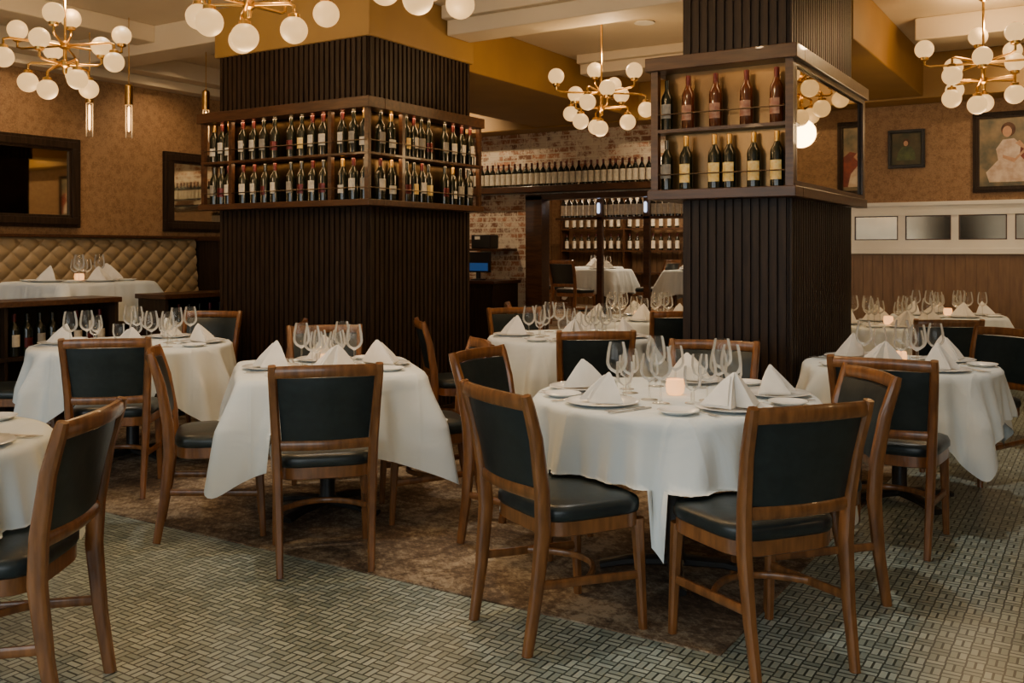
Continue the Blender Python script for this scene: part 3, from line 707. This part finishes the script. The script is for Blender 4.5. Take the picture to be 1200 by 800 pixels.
# ---------------------------------------------------------------- service station
e=empty('service_station','dark service cabinet with till screen against the brick wall','cabinet',loc=(-7.0,10.25,.0065))
mk('body',MB().box(-.5,.5,-.3,.3,.05,.95),M_dark,e,smooth=False,bevel=.006)
mk('worktop',MB().box(-.53,.53,-.33,.33,.95,.99),M_dark2,e,smooth=False,bevel=.006)
for x in (-.48,.01):
    d=mk('door',MB().box(x,x+.47,-.32,-.302,.1,.9),M_dark,e,smooth=False,bevel=.005)
    mk('handle',MB().sweep([(x+.08,-.335,.6),(x+.08,-.335,.75)],(.006,.006),(1,0,0),CIRC),M_brass,d)
t=empty('till_terminal','black touchscreen till glowing blue','computer',loc=(-6.85,10.15,.9965))
mk('stand',MB().lathe([(.10,0),(.10,.015),(.03,.02),(.03,.12)],16),M_blk,t)
mk('housing',MB().box(-.18,.18,-.03,.03,.10,.36),M_blk,t,smooth=False,bevel=.008)
mk('screen',MB().box(-.165,.165,-.034,-.0305,.12,.22),M_blue,t,smooth=False)
t=empty('receipt_printer','black receipt printer on a small shelf','printer',loc=(-7.0,10.45,1.40))
mk('shelf_board',MB().box(-.2,.4,-.12,.24,-.03,0),M_dark2,t,smooth=False)
mk('body',MB().box(-.1,.2,-.1,.1,0.001,.18),M_blk,t,smooth=False,bevel=.012)
mk('paper_roll',MB().box(-.04,.04,-.105,-.09,.12,.16),M_white,t,smooth=False)
# ---------------------------------------------------------------- chandeliers
def b_chand():
    e=empty('chandelier','brass branching chandelier with opal glass globes','chandelier','globe chandeliers')
    mk('stem',MB().lathe([(.008,.05),(.008,.62)],10),M_brass,e)
    mk('canopy',MB().lathe([(.0001,.62),(.012,.62),(.06,.66),(.07,.685),(.0001,.685)],20),M_brass,e)
    mk('hub',MB().lathe([(.0001,-.14),(.012,-.135),(.016,-.1),(.03,-.09),(.03,-.06),(.012,-.05),(.012,.02),(.034,.03),(.034,.06),(.012,.075),(.0001,.09)],16),M_brass,e)
    specs=[]
    for k in range(6): specs.append((k*pi/3,.37,.045,1 if k%2 else -1))
    for k in range(6): specs.append((k*pi/3+.5,.22,-.075,-1 if k%2 else 1))
    specs.append((1.9,.10,.12,1)); specs.append((4.4,.12,-.13,-1))
    for a,R,z,sg in specs:
        c_,s_=cos(a),sin(a); zz=z if abs(z)<.1 else z*.4
        z1=z+sg*.055
        pts=[(.01*c_,.01*s_,zz),(R*.9*c_,R*.9*s_,zz if abs(z)<.1 else z),(R*c_,R*s_,z+sg*.012),(R*c_,R*s_,z1)]
        arm=mk('arm',MB().sweep(pts,(.008,.008),(-s_,c_,0),CIRC).lathe([(.010,0),(.028,.008*sg),(.030,.028*sg)],14,(R*c_,R*s_,z1-.012*sg)),M_brass,e)
        mk('globe',MB().sphere((R*c_,R*s_,z1+sg*.070),.064,24,14),M_globe,arm)
    return e
CD=Tmpl(b_chand)
CH_POS=[(-2.90,6.2,2.66,.3,1),(-1.24,4.5,2.61,1.0,1),(-.31,4.0,2.66,.2,1),(.72,7.7,2.60,.7,1),(3.60,7.3,2.76,.1,1.12)]
for l,d,z,r,s in CH_POS:
    x,y=W(l,d); c=CD.place((x,y,z),r); c.scale=(s,s,s)
    top=(ZC-z)/s
    for k in KIDS[c.name]:
        if k.name.startswith('canopy'): k.location.z=top-.6855
        if k.name.startswith('stem'):
            q=(top-.6855+.62-.05)/(.57); k.scale.z=q; k.location.z=.05-.05*q
def pt(x,y,z,e,c=(1,.64,.30),r=.12):
    l=bpy.data.lights.new('lamp','POINT'); l.energy=e; l.color=c; l.shadow_soft_size=r
    o=bpy.data.objects.new('lamp',l); o.location=(x,y,z); COL.objects.link(o)
for l,d,z,r,s in CH_POS:
    x,y=W(l,d); pt(x,y,z-.40,19); pt(x+.06,y,z+.34,24,r=.04)
def b_tube():
    e=empty('tube_pendant','slim brass pendant with clear glass tube and glowing filament','lamp','tube pendants')
    mk('cord',MB().lathe([(.004,.22),(.004,.80)],6),M_brass,e)
    mk('cap',MB().lathe([(.0001,.24),(.02,.235),(.034,.22),(.034,.06),(.026,.06),(.0001,.07)],16),M_brass,e)
    mk('tube',MB().lathe([(.028,.06),(.028,-.22)],16),M_glass,e)
    mk('bulb',MB().lathe([(.0001,.05),(.008,.04),(.010,-.05),(.008,-.16),(.0001,-.17)],10),M_bulb,e)
    return e
TB=Tmpl(b_tube)
for l,d,z in ((-3.536,8.0,2.55),(-3.247,8.1,2.55),(-2.69,8.4,2.55)):
    x,y=W(l,d); TB.place((x,y,z),0)
def b_dl():
    e=empty('recessed_downlight','round recessed ceiling downlight with white trim','lamp','ceiling downlights')
    mk('trim_ring',MB().lathe([(.055,0),(.085,-.004),(.09,-.012),(.055,-.012)],24),M_white,e)
    mk('lens',MB().lathe([(.0001,-.006),(.054,-.006),(.054,-.002),(.0001,-.002)],20),M_down,e)
    return e
DL=Tmpl(b_dl)
def spot(x,y,e,c=(1,.74,.46),z=ZC-.03,ang=95,to=None):
    l=bpy.data.lights.new('downlight_beam','SPOT'); l.energy=e; l.color=c; l.spot_size=radians(ang); l.spot_blend=.8; l.shadow_soft_size=.05
    o=bpy.data.objects.new('downlight_beam',l); o.location=(x,y,z); COL.objects.link(o)
    if to: o.rotation_euler=(Vector(to)-Vector((x,y,z))).to_track_quat('-Z','Y').to_euler()
for x,y,en in ((-3.4,7.6,50),(-1.0,9.2,60),(.6,9.2,55),(-3.4,9.6,60),(-7.5,5.0,38),(-3.3,1.4,18),(-.2,2.2,14)):
    DL.place((x,y,ZC-.0005),0); spot(x,y,en)
for x,y,en in ((-1.58,3.85,105),(-3.5,3.9,92),(-5.5,4.0,86),(-.9,5.65,92),(.3,7.5,80),(-3.3,6.0,60)):
    DL.place((x,y,ZC-.0005),0); spot(x,y,en,ang=52,c=(1,.92,.80))
for y in (3.4,4.9,6.5,8.2):  # wall-wash downlights added to brighten the left wall
    DL.place((-7.7,y,ZC-.0005),0); spot(-7.7,y,54,to=(XL,y,1.9),c=(1,.67,.37),ang=95)
for x,en in ((-7.2,95),(-5.6,95),(-4.0,85),(-1.9,52),(-.5,52),(.9,52)):  # extra downlights added to wash the brick and papered back wall
    DL.place((x,9.55,ZC-.0005),0); spot(x,9.55,en,to=(x,YB,2.2),c=(1,.72,.43),ang=105)
for x,y in ((-5.6,12.9),(-7.4,13.5),(-4.2,14.5),(-6.5,15.0)): pt(x,y,2.6,50,c=(1,.78,.55))  # added point lights without fixtures, brighten the rear room
pt(3.2,4,2.6,25)  # added point light, lifts the white frieze on the right wall
for x in (-4,.6):
    l=bpy.data.lights.new('added_front_fill','AREA'); l.shape='RECTANGLE'; l.size=4; l.size_y=2.1; l.energy=74; l.color=(.86,.96,1)  # added area fill from behind the camera, neutral to cool
    o=bpy.data.objects.new('added_front_fill',l); o.location=(x,YF+.05,1.7); o.rotation_euler=(radians(90),0,0); COL.objects.link(o)
for o,cx,cy,cz,phi in CLOTHS:
    near=[c for c in CHAIRS if (c[0]-cx)**2+(c[1]-cy)**2<1.6]
    cp,sp_=cos(phi),sin(phi)
    for v in o.data.vertices:
        wx=cx+v.co.x*cp-v.co.y*sp_; wy=cy+v.co.x*sp_+v.co.y*cp; wz=cz+v.co.z
        for (hx,hy,hz,hr) in near:
            dx,dy=wx-hx,wy-hy; lx=dx*cos(hr)+dy*sin(hr); ly=-dx*sin(hr)+dy*cos(hr)
            if abs(lx)<.242 and -.19<ly<.236 and wz<hz+.511:
                v.co.z=hz+.511-cz+random.uniform(0,.004)
w=bpy.data.worlds.new('w'); bpy.context.scene.world=w; w.use_nodes=True
w.node_tree.nodes['Background'].inputs[0].default_value=(.5,.4,.3,1); w.node_tree.nodes['Background'].inputs[1].default_value=.05
cd=bpy.data.cameras.new('cam'); cd.lens=33.6; cd.sensor_width=36; cd.shift_y=-(400-293)/1200; cd.clip_start=.05
co=bpy.data.objects.new('cam',cd); co.location=(0,0,1.38); co.rotation_euler=(radians(90),0,A); COL.objects.link(co)
bpy.context.scene.camera=co
